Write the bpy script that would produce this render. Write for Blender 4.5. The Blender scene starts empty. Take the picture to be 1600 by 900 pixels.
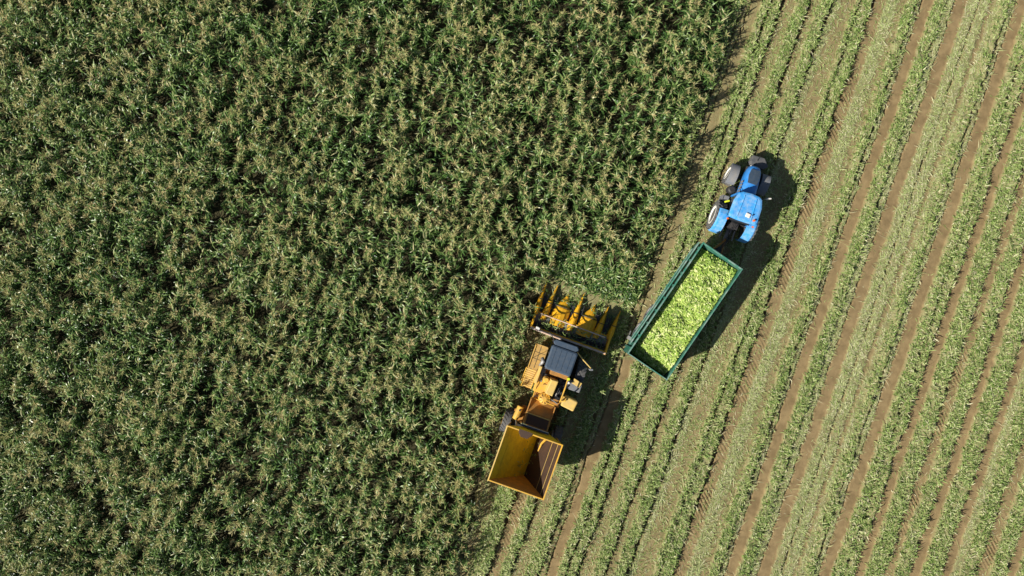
import bpy, bmesh, math, random
import numpy as np
from mathutils import Vector, Matrix

R = math.radians
scene = bpy.context.scene
col = scene.collection
rng = np.random.default_rng(11)
random.seed(5)

# ------------------------------------------------------------------ camera, light, exposure
H = 42.5
cam = bpy.data.objects.new('camera', bpy.data.cameras.new('camera'))
col.objects.link(cam)
cam.location = (0, 0, H)
cam.rotation_euler = (0, 0, 0)
cam.data.lens = 24
cam.data.sensor_width = 36
cam.data.clip_end = 2000
scene.camera = cam

SUN_EL = 37.0
SUN_TO = Vector((.904, .427))            # horizontal direction the shadows fall in
world = bpy.data.worlds.new('World')
scene.world = world
world.use_nodes = True
nt = world.node_tree
sky = nt.nodes.new('ShaderNodeTexSky')
sky.sky_type = 'NISHITA'
sky.sun_disc = False
sky.sun_elevation = R(SUN_EL)
sky.sun_rotation = math.atan2(-SUN_TO.x, -SUN_TO.y)
bg = nt.nodes['Background']
bg.inputs['Strength'].default_value = .05
nt.links.new(sky.outputs[0], bg.inputs['Color'])

sl = bpy.data.lights.new('sun', 'SUN')
sl.energy = 5
sl.angle = R(.5)
sl.color = (1, .95, .86)
so = bpy.data.objects.new('sun', sl)
col.objects.link(so)
d = Vector((SUN_TO.x * math.cos(R(SUN_EL)), SUN_TO.y * math.cos(R(SUN_EL)), -math.sin(R(SUN_EL))))
so.rotation_euler = d.to_track_quat('-Z', 'Y').to_euler()
so.location = (-30, -14, 30)

vs = scene.view_settings
vs.view_transform = 'Standard'
vs.look = 'None'
vs.gamma = 1
vs.exposure = .44
vs.use_curve_mapping = False

# ------------------------------------------------------------------ materials
def mat(name, base, rough=.6, metal=0, dirt=None, dirt_amt=.35, dirt_scale=3, spec=.5, bump=0, bump_scale=20, coat=0):
    m = bpy.data.materials.new(name)
    m.use_nodes = True
    n = m.node_tree.nodes; l = m.node_tree.links
    p = n['Principled BSDF']
    p.inputs['Roughness'].default_value = rough
    p.inputs['Metallic'].default_value = metal
    p.inputs['Specular IOR Level'].default_value = spec
    p.inputs['Coat Weight'].default_value = coat
    p.inputs['Base Color'].default_value = (*base, 1)
    tc = n.new('ShaderNodeTexCoord')
    if dirt:
        no = n.new('ShaderNodeTexNoise'); no.inputs['Scale'].default_value = dirt_scale
        no.inputs['Detail'].default_value = 8; no.inputs['Roughness'].default_value = .7
        l.new(tc.outputs['Object'], no.inputs['Vector'])
        r = n.new('ShaderNodeMapRange'); r.inputs[1].default_value = .42; r.inputs[2].default_value = .68
        r.inputs[4].default_value = dirt_amt
        l.new(no.outputs['Fac'], r.inputs[0])
        mx = n.new('ShaderNodeMix'); mx.data_type = 'RGBA'
        mx.inputs[6].default_value = (*base, 1); mx.inputs[7].default_value = (*dirt, 1)
        l.new(r.outputs[0], mx.inputs[0]); l.new(mx.outputs[2], p.inputs['Base Color'])
        r2 = n.new('ShaderNodeMapRange'); r2.inputs[3].default_value = rough; r2.inputs[4].default_value = min(1, rough + .35)
        l.new(no.outputs['Fac'], r2.inputs[0]); l.new(r2.outputs[0], p.inputs['Roughness'])
    if bump:
        nb = n.new('ShaderNodeTexNoise'); nb.inputs['Scale'].default_value = bump_scale
        l.new(tc.outputs['Object'], nb.inputs['Vector'])
        b = n.new('ShaderNodeBump'); b.inputs['Strength'].default_value = bump; b.inputs['Distance'].default_value = .05
        l.new(nb.outputs['Fac'], b.inputs['Height']); l.new(b.outputs[0], p.inputs['Normal'])
    return m

def leafmat(name, stops, rough=.45, trans=.3, spec=.4):
    """colour from the per-leaf 'tint' attribute through a ramp, with light passing through"""
    m = bpy.data.materials.new(name)
    m.use_nodes = True
    n = m.node_tree.nodes; l = m.node_tree.links
    p = n['Principled BSDF']
    p.inputs['Roughness'].default_value = rough
    p.inputs['Specular IOR Level'].default_value = spec
    a = n.new('ShaderNodeAttribute'); a.attribute_name = 'tint'
    cr = n.new('ShaderNodeValToRGB')
    e = cr.color_ramp.elements
    e[0].position, e[0].color = stops[0][0], (*stops[0][1], 1)
    e[1].position, e[1].color = stops[-1][0], (*stops[-1][1], 1)
    for s in stops[1:-1]:
        x = e.new(s[0]); x.color = (*s[1], 1)
    l.new(a.outputs['Fac'], cr.inputs[0])
    l.new(cr.outputs[0], p.inputs['Base Color'])
    t = n.new('ShaderNodeBsdfTranslucent'); l.new(cr.outputs[0], t.inputs['Color'])
    mx = n.new('ShaderNodeMixShader'); mx.inputs[0].default_value = trans
    l.new(p.outputs[0], mx.inputs[1]); l.new(t.outputs[0], mx.inputs[2])
    l.new(mx.outputs[0], n['Material Output'].inputs['Surface'])
    return m

M = {}
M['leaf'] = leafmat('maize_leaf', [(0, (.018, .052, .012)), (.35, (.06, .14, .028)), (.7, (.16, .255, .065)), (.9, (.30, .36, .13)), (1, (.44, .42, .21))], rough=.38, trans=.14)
M['tassel'] = leafmat('maize_tassel', [(0, (.29, .31, .10)), (.5, (.45, .42, .17)), (1, (.60, .48, .24))], rough=.8, trans=.2)
M['stalk'] = mat('maize_stalk', (.12, .17, .05), .6)
M['litter'] = leafmat('leaf_litter', [(0, (.08, .15, .025)), (.3, (.18, .28, .055)), (.6, (.33, .41, .13)), (.85, (.46, .50, .22)), (1, (.60, .57, .35))], rough=.6, trans=.15)
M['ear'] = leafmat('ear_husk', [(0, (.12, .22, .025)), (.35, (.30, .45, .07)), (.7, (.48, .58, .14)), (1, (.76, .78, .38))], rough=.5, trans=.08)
M['yellow'] = mat('harvester_yellow', (.72, .40, .035), .38, dirt=(.36, .25, .11), dirt_amt=.7, dirt_scale=2.5)
M['amber'] = mat('header_amber', (.88, .45, .012), .35, dirt=(.55, .27, .03), dirt_amt=.45, dirt_scale=4)
M['deck'] = mat('worn_deck_orange', (.45, .2, .03), .55, dirt=(.22, .13, .05), dirt_amt=.7, dirt_scale=3)
M['tankin'] = mat('tank_inner_yellow', (.78, .54, .008), .45, dirt=(.34, .2, .02), dirt_amt=.5, dirt_scale=1.6)
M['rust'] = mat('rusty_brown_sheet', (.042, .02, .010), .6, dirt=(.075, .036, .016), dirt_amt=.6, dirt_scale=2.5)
M['black'] = mat('black_paint', (.02, .021, .024), .45, dirt=(.07, .06, .05), dirt_amt=.5)
M['slate'] = mat('slate_roof', (.035, .062, .10), .5, dirt=(.11, .12, .13), dirt_amt=.35, dirt_scale=6)
M['glass'] = mat('dark_glass', (.01, .013, .016), .08, spec=.8)
M['tyre'] = mat('tyre_rubber', (.085, .087, .092), .8, dirt=(.2, .18, .15), dirt_amt=.55, dirt_scale=4)
M['steel'] = mat('bare_steel', (.38, .37, .36), .45, metal=.6, dirt=(.25, .2, .15), dirt_amt=.5)
M['pipe'] = mat('pale_bar', (.62, .5, .42), .5, dirt=(.6, .25, .05), dirt_amt=.6, dirt_scale=2)
M['grey'] = mat('grey_box', (.16, .17, .19), .55, dirt=(.28, .25, .2), dirt_amt=.5)
M['tan'] = mat('dusty_walkway_tan', (.50, .30, .075), .6, dirt=(.26, .18, .09), dirt_amt=.75, dirt_scale=5)
M['cream'] = mat('pale_yellow_panel', (.72, .48, .12), .45, dirt=(.42, .32, .17), dirt_amt=.6, dirt_scale=3)
M['blue'] = mat('tractor_blue', (.015, .23, .68), .35, dirt=(.16, .34, .6), dirt_amt=.45, dirt_scale=2.6, coat=.3)
M['dusty_blue'] = mat('dusty_blue_roof', (.04, .31, .72), .42, dirt=(.40, .50, .60), dirt_amt=.6, dirt_scale=3.2)
M['white'] = mat('white_paint', (.78, .76, .70), .5, dirt=(.5, .42, .33), dirt_amt=.5, dirt_scale=4)
M['green'] = mat('trailer_green', (.014, .13, .085), .45, dirt=(.14, .22, .18), dirt_amt=.6, dirt_scale=2.2)
M['green_in'] = mat('trailer_inner_green', (.012, .085, .055), .55, dirt=(.05, .1, .07), dirt_amt=.6, dirt_scale=3)
M['rim_green'] = mat('worn_rim_green', (.035, .19, .13), .45, dirt=(.30, .36, .32), dirt_amt=.9, dirt_scale=1.8)
M['orange'] = mat('orange_lens', (.8, .15, .01), .3)
M['lime'] = mat('lime_cap', (.65, .75, .03), .4)

def ground_material():
    m = bpy.data.materials.new('field_soil')
    m.use_nodes = True
    n = m.node_tree.nodes; l = m.node_tree.links
    p = n['Principled BSDF']; p.inputs['Roughness'].default_value = .95; p.inputs['Specular IOR Level'].default_value = .15
    at = n.new('ShaderNodeAttribute'); at.attribute_name = 'litter'
    ge = n.new('ShaderNodeNewGeometry')
    def noise(scale, det=6, rough=.65):
        x = n.new('ShaderNodeTexNoise'); x.inputs['Scale'].default_value = scale; x.inputs['Detail'].default_value = det
        x.inputs['Roughness'].default_value = rough; l.new(ge.outputs['Position'], x.inputs['Vector']); return x
    def ramp(src, a, ca, b, cb):
        r = n.new('ShaderNodeValToRGB'); r.color_ramp.elements[0].position = a; r.color_ramp.elements[0].color = (*ca, 1)
        r.color_ramp.elements[1].position = b; r.color_ramp.elements[1].color = (*cb, 1); l.new(src, r.inputs[0]); return r
    soil = ramp(noise(1.3).outputs['Fac'], .35, (.19, .135, .066), .7, (.31, .225, .112))
    fine = ramp(noise(14, 8, .8).outputs['Fac'], .4, (.14, .165, .06), .62, (.37, .37, .19))
    mul = n.new('ShaderNodeMath'); mul.operation = 'MULTIPLY_ADD'
    nb = noise(9, 6, .8)
    l.new(nb.outputs['Fac'], mul.inputs[0]); mul.inputs[1].default_value = 2.2; mul.inputs[2].default_value = -1.1
    ad = n.new('ShaderNodeMath'); ad.operation = 'ADD'; ad.use_clamp = True
    l.new(mul.outputs[0], ad.inputs[0]); l.new(at.outputs['Fac'], ad.inputs[1])
    m2 = n.new('ShaderNodeMath'); m2.operation = 'MULTIPLY'; m2.use_clamp = True
    l.new(ad.outputs[0], m2.inputs[0])
    sm = n.new('ShaderNodeMapRange'); sm.inputs[1].default_value = .02; sm.inputs[2].default_value = .25
    l.new(at.outputs['Fac'], sm.inputs[0]); l.new(sm.outputs[0], m2.inputs[1])
    mx = n.new('ShaderNodeMix'); mx.data_type = 'RGBA'
    l.new(m2.outputs[0], mx.inputs[0]); l.new(soil.outputs[0], mx.inputs[6]); l.new(fine.outputs[0], mx.inputs[7])
    da = n.new('ShaderNodeAttribute'); da.attribute_name = 'crop_shade'
    md = n.new('ShaderNodeMix'); md.data_type = 'RGBA'; md.inputs[7].default_value = (.028, .026, .014, 1)  # near-black soil tone standing in for canopy shade
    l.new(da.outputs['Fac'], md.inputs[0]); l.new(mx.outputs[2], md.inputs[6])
    l.new(md.outputs[2], p.inputs['Base Color'])
    b = n.new('ShaderNodeBump'); b.inputs['Strength'].default_value = .6; b.inputs['Distance'].default_value = .04
    l.new(noise(18, 8, .8).outputs['Fac'], b.inputs['Height']); l.new(b.outputs[0], p.inputs['Normal'])
    return m
M['soil'] = ground_material()

# ------------------------------------------------------------------ object helpers
def tag(o, label=None, cat=None, group=None, kind=None):
    if label: o['label'] = label
    if cat: o['category'] = cat
    if group: o['group'] = group
    if kind: o['kind'] = kind
    return o

def empty(name, loc, rz=0):
    o = bpy.data.objects.new(name, None); col.objects.link(o)
    o.location = loc; o.rotation_euler = (0, 0, rz); o.empty_display_size = .5
    return o

def np_mesh(name, v, quads, mats, mi=None, tint=None, attr='tint', smooth=False):
    me = bpy.data.meshes.new(name)
    me.vertices.add(len(v)); me.vertices.foreach_set('co', np.asarray(v, np.float32).ravel())
    q = np.asarray(quads, np.int32)
    me.loops.add(q.size); me.loops.foreach_set('vertex_index', q.ravel())
    me.polygons.add(len(q)); me.polygons.foreach_set('loop_start', np.arange(0, q.size, 4, dtype=np.int32))
    if mi is not None: me.polygons.foreach_set('material_index', np.asarray(mi, np.int32))
    me.polygons.foreach_set('use_smooth', np.full(len(q), smooth))
    me.update(calc_edges=True)
    if tint is not None:
        a = me.attributes.new(attr, 'FLOAT', 'POINT'); a.data.foreach_set('value', np.asarray(tint, np.float32))
    for x in mats: me.materials.append(x)
    me.validate()
    return me

class MB:
    def __init__(s): s.bm = bmesh.new()
    def _add(s, verts, faces, m=None):
        vv = [s.bm.verts.new(m @ Vector(v) if m else v) for v in verts]
        for f in faces:
            try: s.bm.faces.new([vv[i] for i in f])
            except ValueError: pass
        return s
    def box(s, x0, x1, y0, y1, z0, z1, rz=0, rx=0, ry=0):
        c = Vector(((x0+x1)/2, (y0+y1)/2, (z0+z1)/2))
        hx, hy, hz = (x1-x0)/2, (y1-y0)/2, (z1-z0)/2
        m = Matrix.Translation(c) @ Matrix.Rotation(rz, 4, 'Z') @ Matrix.Rotation(rx, 4, 'X') @ Matrix.Rotation(ry, 4, 'Y')
        vs_ = [(a*hx, b*hy, e*hz) for a in (-1, 1) for b in (-1, 1) for e in (-1, 1)]
        return s._add(vs_, [(0,1,3,2),(4,6,7,5),(0,4,5,1),(2,3,7,6),(0,2,6,4),(1,5,7,3)], m)
    def hexa(s, low, high):
        """solid between two equal loops of points"""
        n = len(low)
        return s._add(list(low)+list(high), [tuple(range(n))[::-1], tuple(range(n, 2*n))] + [(i, (i+1) % n, n+(i+1) % n, n+i) for i in range(n)])
    def loft(s, rings, cap=True):
        n = len(rings[0]); vs_ = [p for r in rings for p in r]; f = []
        for k in range(len(rings)-1):
            for i in range(n): f.append((k*n+i, k*n+(i+1) % n, (k+1)*n+(i+1) % n, (k+1)*n+i))
        if cap: f += [tuple(range(n))[::-1], tuple((len(rings)-1)*n+i for i in range(n))]
        return s._add(vs_, f)
    def tube(s, pts, r, n=8):
        pts = [Vector(p) for p in pts]; rs = r if isinstance(r, (list, tuple)) else [r]*len(pts)
        rings = []
        for i, p in enumerate(pts):
            d_ = (pts[min(i+1, len(pts)-1)] - pts[max(i-1, 0)]).normalized()
            a = d_.orthogonal().normalized() if i == 0 else (prev - d_*prev.dot(d_)).normalized()
            prev = a; b = d_.cross(a)
            rings.append([p + (a*math.cos(t)+b*math.sin(t))*rs[i] for t in [2*math.pi*j/n for j in range(n)]])
        return s.loft(rings)
    def lathe_x(s, prof, cx, cy, cz, n=32, rz=0):
        """profile of (x, radius) revolved about the x axis through the centre"""
        m = Matrix.Translation((cx, cy, cz)) @ Matrix.Rotation(rz, 4, 'Z')
        rings = [[m @ Vector((x, r*math.cos(t), r*math.sin(t))) for t in [2*math.pi*j/n for j in range(n)]] for x, r in prof]
        return s.loft(rings)
    def build(s, name, material, parent=None, bevel=0, smooth=False, label=None):
        bmesh.ops.recalc_face_normals(s.bm, faces=s.bm.faces)
        me = bpy.data.meshes.new(name); s.bm.to_mesh(me); s.bm.free()
        for x in (material if isinstance(material, list) else [material]): me.materials.append(x)
        o = bpy.data.objects.new(name, me); col.objects.link(o)
        if parent: o.parent = parent
        if smooth:
            me.polygons.foreach_set('use_smooth', [True]*len(me.polygons))
            for e_ in []: pass
        if bevel:
            b = o.modifiers.new('bevel', 'BEVEL'); b.width = bevel; b.segments = 2; b.limit_method = 'ANGLE'
        if label: o['label'] = label
        return o

# ------------------------------------------------------------------ smooth value noise in numpy
def vnoise(x, y, seed=0):
    xi = np.floor(x).astype(np.int64); yi = np.floor(y).astype(np.int64)
    fx = x-xi; fy = y-yi; fx = fx*fx*(3-2*fx); fy = fy*fy*(3-2*fy)
    def h(a, b):
        n = (a*374761393 + b*668265263 + seed*1442695041) & 0xffffffff
        n = ((n ^ (n >> 13))*1274126177) & 0xffffffff
        return ((n ^ (n >> 16)) & 0xffff)/65535.
    return (h(xi, yi)*(1-fx)+h(xi+1, yi)*fx)*(1-fy)+(h(xi, yi+1)*(1-fx)+h(xi+1, yi+1)*fx)*fy
def fbm(x, y, seed=0, o=4):
    t = 0; a = .5
    for k in range(o): t = t + a*vnoise(x*2**k, y*2**k, seed+k*17); a *= .5
    return t/(1-.5**o)

# ------------------------------------------------------------------ row layout: u across the rows (metres), v along them
def slope(u): return .357 + (.345-.357)*np.clip((u-14)/5, 0, 1)
def row_u(X, Y):
    u = X-.35*Y
    return X-slope(u)*Y
def xof(u, Y): return u+slope(u)*Y
PX = 25.1
def U(p): return (p-800)/PX
U_NORTH = U(988); U_SOUTH = U(853)
V_FRONT = None
ROWD = np.array([.329, .944])      # along the rows
def front_limit(X, Y):             # distance ahead of the header's working line
    return (X-4.6)*ROWD[0]+(Y-.75)*ROWD[1]
def is_corn(X, Y):
    u = row_u(X, Y)
    wob = 1.1*(fbm(X*.9, Y*.9, 5)-.5)-.7*np.clip((-9-Y)/8, 0, 1)
    f = front_limit(X, Y)+1.1*(fbm(X*.5+9, Y*.5, 7)-.5)
    return np.where(f > 1.05, u+wob < U_NORTH, u+wob < U_SOUTH)

# bands of the stubble: start (old picture columns converted to metres), kind, height
# S bare smooth wheel track, R rough soil, G leafy windrow, P pale chopped straw, T track with tyre lugs
B = [(700,'R'),(868,'P'),(874,'R'),(890,'G'),(918,'D'),(922,'T'),(941,'G'),(955,'D'),(959,'R'),(980,'G'),(999,'D'),(1003,'R'),(1012,'D'),(1014,'S'),(1030,'G'),(1042,'D'),(1046,'G'),(1060,'D'),(1064,'r'),
     (1068,'R'),(1084,'G'),(1101,'D'),(1107,'R'),(1119,'G'),(1136,'D'),(1142,'P'),(1152,'R'),(1177,'G'),(1184,'D'),(1188,'G'),(1204,'D'),(1209,'T'),(1228,'P'),
     (1248,'R'),(1261,'G'),(1274,'D'),(1279,'P'),(1285,'D'),(1287,'S'),(1305,'G'),(1322,'D'),(1325,'P'),(1337,'D'),(1339,'S'),(1358,'P'),(1374,'D'),(1377,'P'),(1392,'r'),(1400,'P'),(1408,'G'),(1421,'D'),
     (1425,'P'),(1433,'D'),(1435,'S'),(1454,'G'),(1468,'D'),(1472,'G'),(1484,'D'),(1487,'S'),(1505,'G'),(1529,'D'),(1533,'T'),(1550,'G'),(1570,'D'),(1573,'S'),
     (1592,'G'),(1618,'D'),(1622,'S'),(1640,'P'),(1652,'G'),(1672,'D'),(1676,'T'),(1698,'G'),(1720,'D'),(1724,'S'),(1742,'G'),(1768,'r'),(1772,'T'),(1790,'G'),(1816,'D'),(1820,'S'),(1836,'G'),(1866,'R'),(1880,'G'),(1930,'S'),(1950,'P'),(2050,'G')]
BU = np.array([U(b[0]) for b in B]); BK = np.array([b[1] for b in B])
HT = {'S': -.05, 'R': .0, 'r': -.03, 'D': -.24, 'G': .18, 'P': .03, 'T': -.02}
LT = {'S': .0, 'R': .26, 'r': .2, 'D': 0, 'G': .7, 'P': .62, 'T': .12}
US = np.arange(-12, 52, .02)
k_ = np.clip(np.searchsorted(BU, US, side='right')-1, 0, len(B)-1)
BE = np.append(BU[1:], 60)
hp = np.array([HT[BK[i]] if BK[i] != 'G' else .07+.19*min(1, (x_-BU[i])/(BE[i]-BU[i])) for i, x_ in zip(k_, US)]); lp = np.array([LT[BK[i]] for i in k_])
ker = np.ones(2)/2
hp = np.convolve(hp, ker, 'same'); lp = np.convolve(lp, np.ones(7)/7, 'same')
def wiggle(X, Y, u):
    v = X*ROWD[0]+Y*ROWD[1]
    return u + .12*(fbm(v*.35, u*.25, 3)-.5) + .24*(fbm(v*2.6, u*1.8, 31, 4)-.5)
KS = [b[0] for b in B].index(1014)                # this track only shows behind the harvester
def surf(X, Y):
    u = row_u(X, Y); w = wiggle(X, Y, u); v = X*ROWD[0]+Y*ROWD[1]
    z = np.interp(w, US, hp); lt = np.interp(w, US, lp)
    kk = np.clip(np.searchsorted(BU, w, side='right')-1, 0, len(B)-1)
    kk = np.where((kk == KS) & (Y > -4.5), KS-1, kk)
    lt = np.where((kk == KS-1), .35, lt)
    G = BK[kk] == 'G'
    amp = np.clip(.45+1.1*(fbm(v*.9, u*.9, 41)-.0), .5, 1.5)
    z = np.where(z > .04, z*amp, z)
    z = z + np.where(G, .22*(fbm(X*3.4, Y*3.4, 51, 3)-.5), .02*(fbm(X*4, Y*4, 52, 2)-.5))
    T = BK[kk] == 'T'
    z = z + np.where(T, .05*np.sign(np.sin(2*math.pi*(v*3.6+u*3.2)))*np.clip(3*(fbm(X*.6, Y*.6, 61)-.4), 0, 1), 0)
    return z, lt, BK[kk]

def field():
    xs = np.concatenate([[-300, -150, -80], np.arange(-42, -4, .35), np.arange(-4, 36, .062), [40, 60, 120, 300]])
    ys = np.concatenate([[-300, -120, -50, -30], np.arange(-20.5, 20.5, .066), [30, 50, 120, 300]])
    X, Y = np.meshgrid(xs, ys)
    z, lt, k = surf(X, Y)
    corn = is_corn(X, Y)
    far = (np.abs(X) > 45) | (np.abs(Y) > 25)
    fl = front_limit(X, Y); u = row_u(X, Y)
    ahead = (fl > -3) & (fl < 1.6) & (u > U_SOUTH) & (u < U(1000))
    lt = np.where(ahead, .6, lt); z = np.where(ahead, .05*(fbm(X*2, Y*2, 71)), z)
    z = np.where(corn, .03*fbm(X*2, Y*2, 72), z); lt = np.where(corn, .5, lt)
    z = np.where(far, 0, z)
    v = np.stack([X, Y, z], -1).reshape(-1, 3)
    ny, nx = X.shape
    i = (np.arange(ny-1)[:, None]*nx+np.arange(nx-1)[None]).ravel()
    q = np.stack([i, i+1, i+1+nx, i+nx], -1)
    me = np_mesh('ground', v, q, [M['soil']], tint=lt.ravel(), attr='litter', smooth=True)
    # shade under the standing crop, painted into the soil colour
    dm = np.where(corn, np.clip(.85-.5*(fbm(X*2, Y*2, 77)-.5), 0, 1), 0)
    a = me.attributes.new('crop_shade', 'FLOAT', 'POINT'); a.data.foreach_set('value', dm.astype(np.float32).ravel())
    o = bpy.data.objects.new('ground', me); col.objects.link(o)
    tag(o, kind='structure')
field()

# ------------------------------------------------------------------ strips (leaves, straw, tassel branches)
def strips(base, az, length, width, e0, droop, seg, tint, roll=None, tipw=.15, midw=1.):
    n = len(base)
    t = np.linspace(0, 1, seg+1)
    e = e0[:, None]-droop[:, None]*t[None]**1.2
    st = (length/seg)[:, None]
    dh = np.cos(e[:, :-1])*st; dz = np.sin(e[:, :-1])*st
    h = np.concatenate([np.zeros((n, 1)), np.cumsum(dh, 1)], 1); z = np.concatenate([np.zeros((n, 1)), np.cumsum(dz, 1)], 1)
    prof = np.interp(t, [0, .25, .6, 1], [.55, midw, .8, tipw])
    az2 = az[:, None]+(rng.normal(0, .25, (n, 1))*t[None])
    cx = base[:, 0:1]+h*np.cos(az2); cy = base[:, 1:2]+h*np.sin(az2); cz = base[:, 2:3]+z
    if roll is None: roll = np.zeros(n)
    rl = roll[:, None]+rng.normal(0, .35, (n, 1))*t[None]
    sx = -np.sin(az2)*np.cos(rl); sy = np.cos(az2)*np.cos(rl); sz = np.sin(rl)
    w = width[:, None]*prof[None]/2
    A = np.stack([cx-sx*w, cy-sy*w, cz-sz*w], -1); Bq = np.stack([cx+sx*w, cy+sy*w, cz+sz*w], -1)
    v = np.stack([A, Bq], 2).reshape(-1, 3)
    b = (np.arange(n)*(seg+1)*2)[:, None]+(np.arange(seg)*2)[None]
    b = b.ravel()
    q = np.stack([b, b+1, b+3, b+2], -1)
    return v, q, np.repeat(tint, (seg+1)*2)

def join(parts):
    V = []; Q = []; T = []; MI = []; off = 0
    for v, q, t, m in parts:
        V.append(v); Q.append(q+off); T.append(t); MI.append(np.full(len(q), m)); off += len(v)
    return np.concatenate(V), np.concatenate(Q), np.concatenate(T), np.concatenate(MI)

def maize(P, hgt, lean, tassels=True, shade=None):
    """P: n x 2 plant feet; returns the parts of all plants at once"""
    n = len(P); parts = []
    if shade is None: shade = np.zeros(n)
    z0 = np.zeros(n)
    # stalks: thin crossed strips
    for a in (0, 1.57):
        b = np.column_stack([P, z0])
        v, q, t = strips(b, np.arctan2(lean[:, 1], lean[:, 0]), hgt, np.full(n, .03), np.pi/2-np.hypot(lean[:, 0], lean[:, 1]), np.zeros(n), 2, np.full(n, .4), roll=np.full(n, a), tipw=.6)
        parts.append((v, q, t, 2))
    ph = rng.uniform(0, 6.28, n)
    L = 11
    vig = rng.uniform(.65, 1.3, n); drp = rng.normal(0, .3, n)
    for k in range(L):
        f = .28+.66*(k+rng.uniform(-.2, .2, n))/(L-1)
        zz = hgt*f
        b = np.column_stack([P+lean*zz[:, None], zz])
        az = ph+(k % 2)*np.pi+rng.normal(0, .55, n)
        ln = vig*rng.uniform(.36, .72, n)*(1-.35*abs(k/(L-1)-.45)*1.4)
        wd = rng.uniform(.05, .09, n)
        e0 = rng.uniform(.7, 1.25, n); dr = drp+rng.uniform(1.2, 2.5, n)
        tn = np.clip(.06+.078*k+rng.normal(0, .2, n)+shade, 0, 1)  # lower leaves darker: shade inside the crop put into the tint
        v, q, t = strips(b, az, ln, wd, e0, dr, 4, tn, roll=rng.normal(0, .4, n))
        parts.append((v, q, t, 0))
    if tassels:
        K = 11
        top = np.column_stack([P+lean*hgt[:, None], hgt*.99])
        sel = rng.random(n) < np.clip(.62+2.2*(fbm(P[:, 0]*.7, P[:, 1]*.7, 171, 3)-.5), .15, .95)
        tt = np.clip(rng.normal(.5, .25, n), 0, 1)
        for k in range(K):
            m = sel.sum()
            e0 = rng.uniform(.25, 1.35, m)
            v, q, t = strips(top[sel], rng.uniform(0, 6.28, m), rng.uniform(.16, .34, m), np.full(m, .034), e0, rng.uniform(.3, 1.4, m), 2, tt[sel], roll=rng.uniform(-1, 1, m), tipw=.6)
            parts.append((v, q, t, 1))
    return parts
MM = [M['leaf'], M['tassel'], M['stalk']]

def clump(P): return .85*fbm(P[:, 0]*1.25, P[:, 1]*1.25, 91, 3)+.15*vnoise(P[:, 0]*.35, P[:, 1]*.35, 92)
def plant_feet():
    out = []
    for u in np.arange(-48, U_NORTH+.1, .75):
        y = np.arange(-21.5, 21.5, .14)
        x = xof(np.full_like(y, u), y)
        x = x+rng.normal(0, .09, len(y)); y = y+rng.normal(0, .06, len(y))
        k = (x > -36.5)
        out.append(np.column_stack([x[k], y[k]]))
    P = np.concatenate(out)
    P = P[is_corn(P[:, 0], P[:, 1])]
    g = clump(P)
    keep = rng.random(len(P)) < np.clip((g-.32)*8, .4, 1)
    return P[keep]
P = plant_feet()
def plant_height(P):
    g = clump(P)
    return 1.5+3.0*np.clip(g-.5, -.2, .2)+rng.normal(0, .14, len(P))
hg = plant_height(P)
ln_a = fbm(P[:, 0]*.5, P[:, 1]*.5, 101)*12
ln_m = .12+.35*np.clip(fbm(P[:, 0]*.6+40, P[:, 1]*.6, 111)-.4, 0, 1)*2
lean = np.column_stack([np.cos(ln_a), np.sin(ln_a)])*ln_m[:, None]*rng.uniform(.3, 1.3, (len(P), 1))
# the 300 plants standing along the cut edge are things of their own
u = row_u(P[:, 0], P[:, 1]); fr = front_limit(P[:, 0], P[:, 1])
edge = np.where(fr > 1.6, U_NORTH-u, np.where((u < U_SOUTH+.2), U_SOUTH-u, fr))
near = np.argsort(edge+.06*np.abs(P[:, 1]))
inframe = (P[:, 0]**2 < 20**2) & (np.abs(P[:, 1]) < 17)
near = [i for i in near if inframe[i]][:300]
mask = np.ones(len(P), bool); mask[near] = False
patch = .22*(fbm(P[:, 0]*.12, P[:, 1]*.12, 131, 2)-.5)
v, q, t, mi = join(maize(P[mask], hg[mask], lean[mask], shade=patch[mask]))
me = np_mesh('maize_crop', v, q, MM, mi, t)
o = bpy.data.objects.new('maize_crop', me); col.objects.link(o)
tag(o, 'dense standing green maize crop with pale tassels covering the left of the field', 'maize crop', kind='stuff')
variants = []
for k in range(14):
    a = random.uniform(0, 6.28)
    v, q, t, mi = join(maize(np.zeros((1, 2)), np.array([1.55+random.uniform(-.15, .15)]), np.array([[.12*math.cos(a), .12*math.sin(a)]])))
    variants.append(np_mesh('maize_plant', v, q, MM, mi, t))
for j, i in enumerate(near):
    o = bpy.data.objects.new('maize_plant', variants[j % 14]); col.objects.link(o)
    o.location = (P[i, 0], P[i, 1], 0); o.rotation_euler = (0, 0, random.uniform(0, 6.28))
    s = hg[i]/1.55; o.scale = (1, 1, s)
    tag(o, 'green maize plant with pale tassel standing at the cut edge of the crop', 'maize plant', 'maize plants along the cut edge')

# knocked over young plants between header and crop
ahx = rng.uniform(1, 9.5, 2600); ahy = rng.uniform(-4, 6, 2600)
f_ = front_limit(ahx, ahy); u_ = row_u(ahx, ahy)
ok = (~is_corn(ahx, ahy)) & (f_ > -.75) & (f_ < 2.2) & (u_ > U_SOUTH) & (u_ < U(995))
PA = np.column_stack([ahx, ahy])[ok][:560]
n = len(PA)
la = rng.uniform(0, 6.28, n)
v, q, t, mi = join(maize(PA, rng.uniform(.2, .5, n), np.column_stack([np.cos(la), np.sin(la)])*.8, tassels=False, shade=np.full(n, -.02)))
o = bpy.data.objects.new('bent_maize', np_mesh('bent_maize', v, q, MM, mi, t)); col.objects.link(o)
tag(o, 'low bent maize leaves lying between the harvester snouts and the crop', 'bent maize', kind='stuff')

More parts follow.
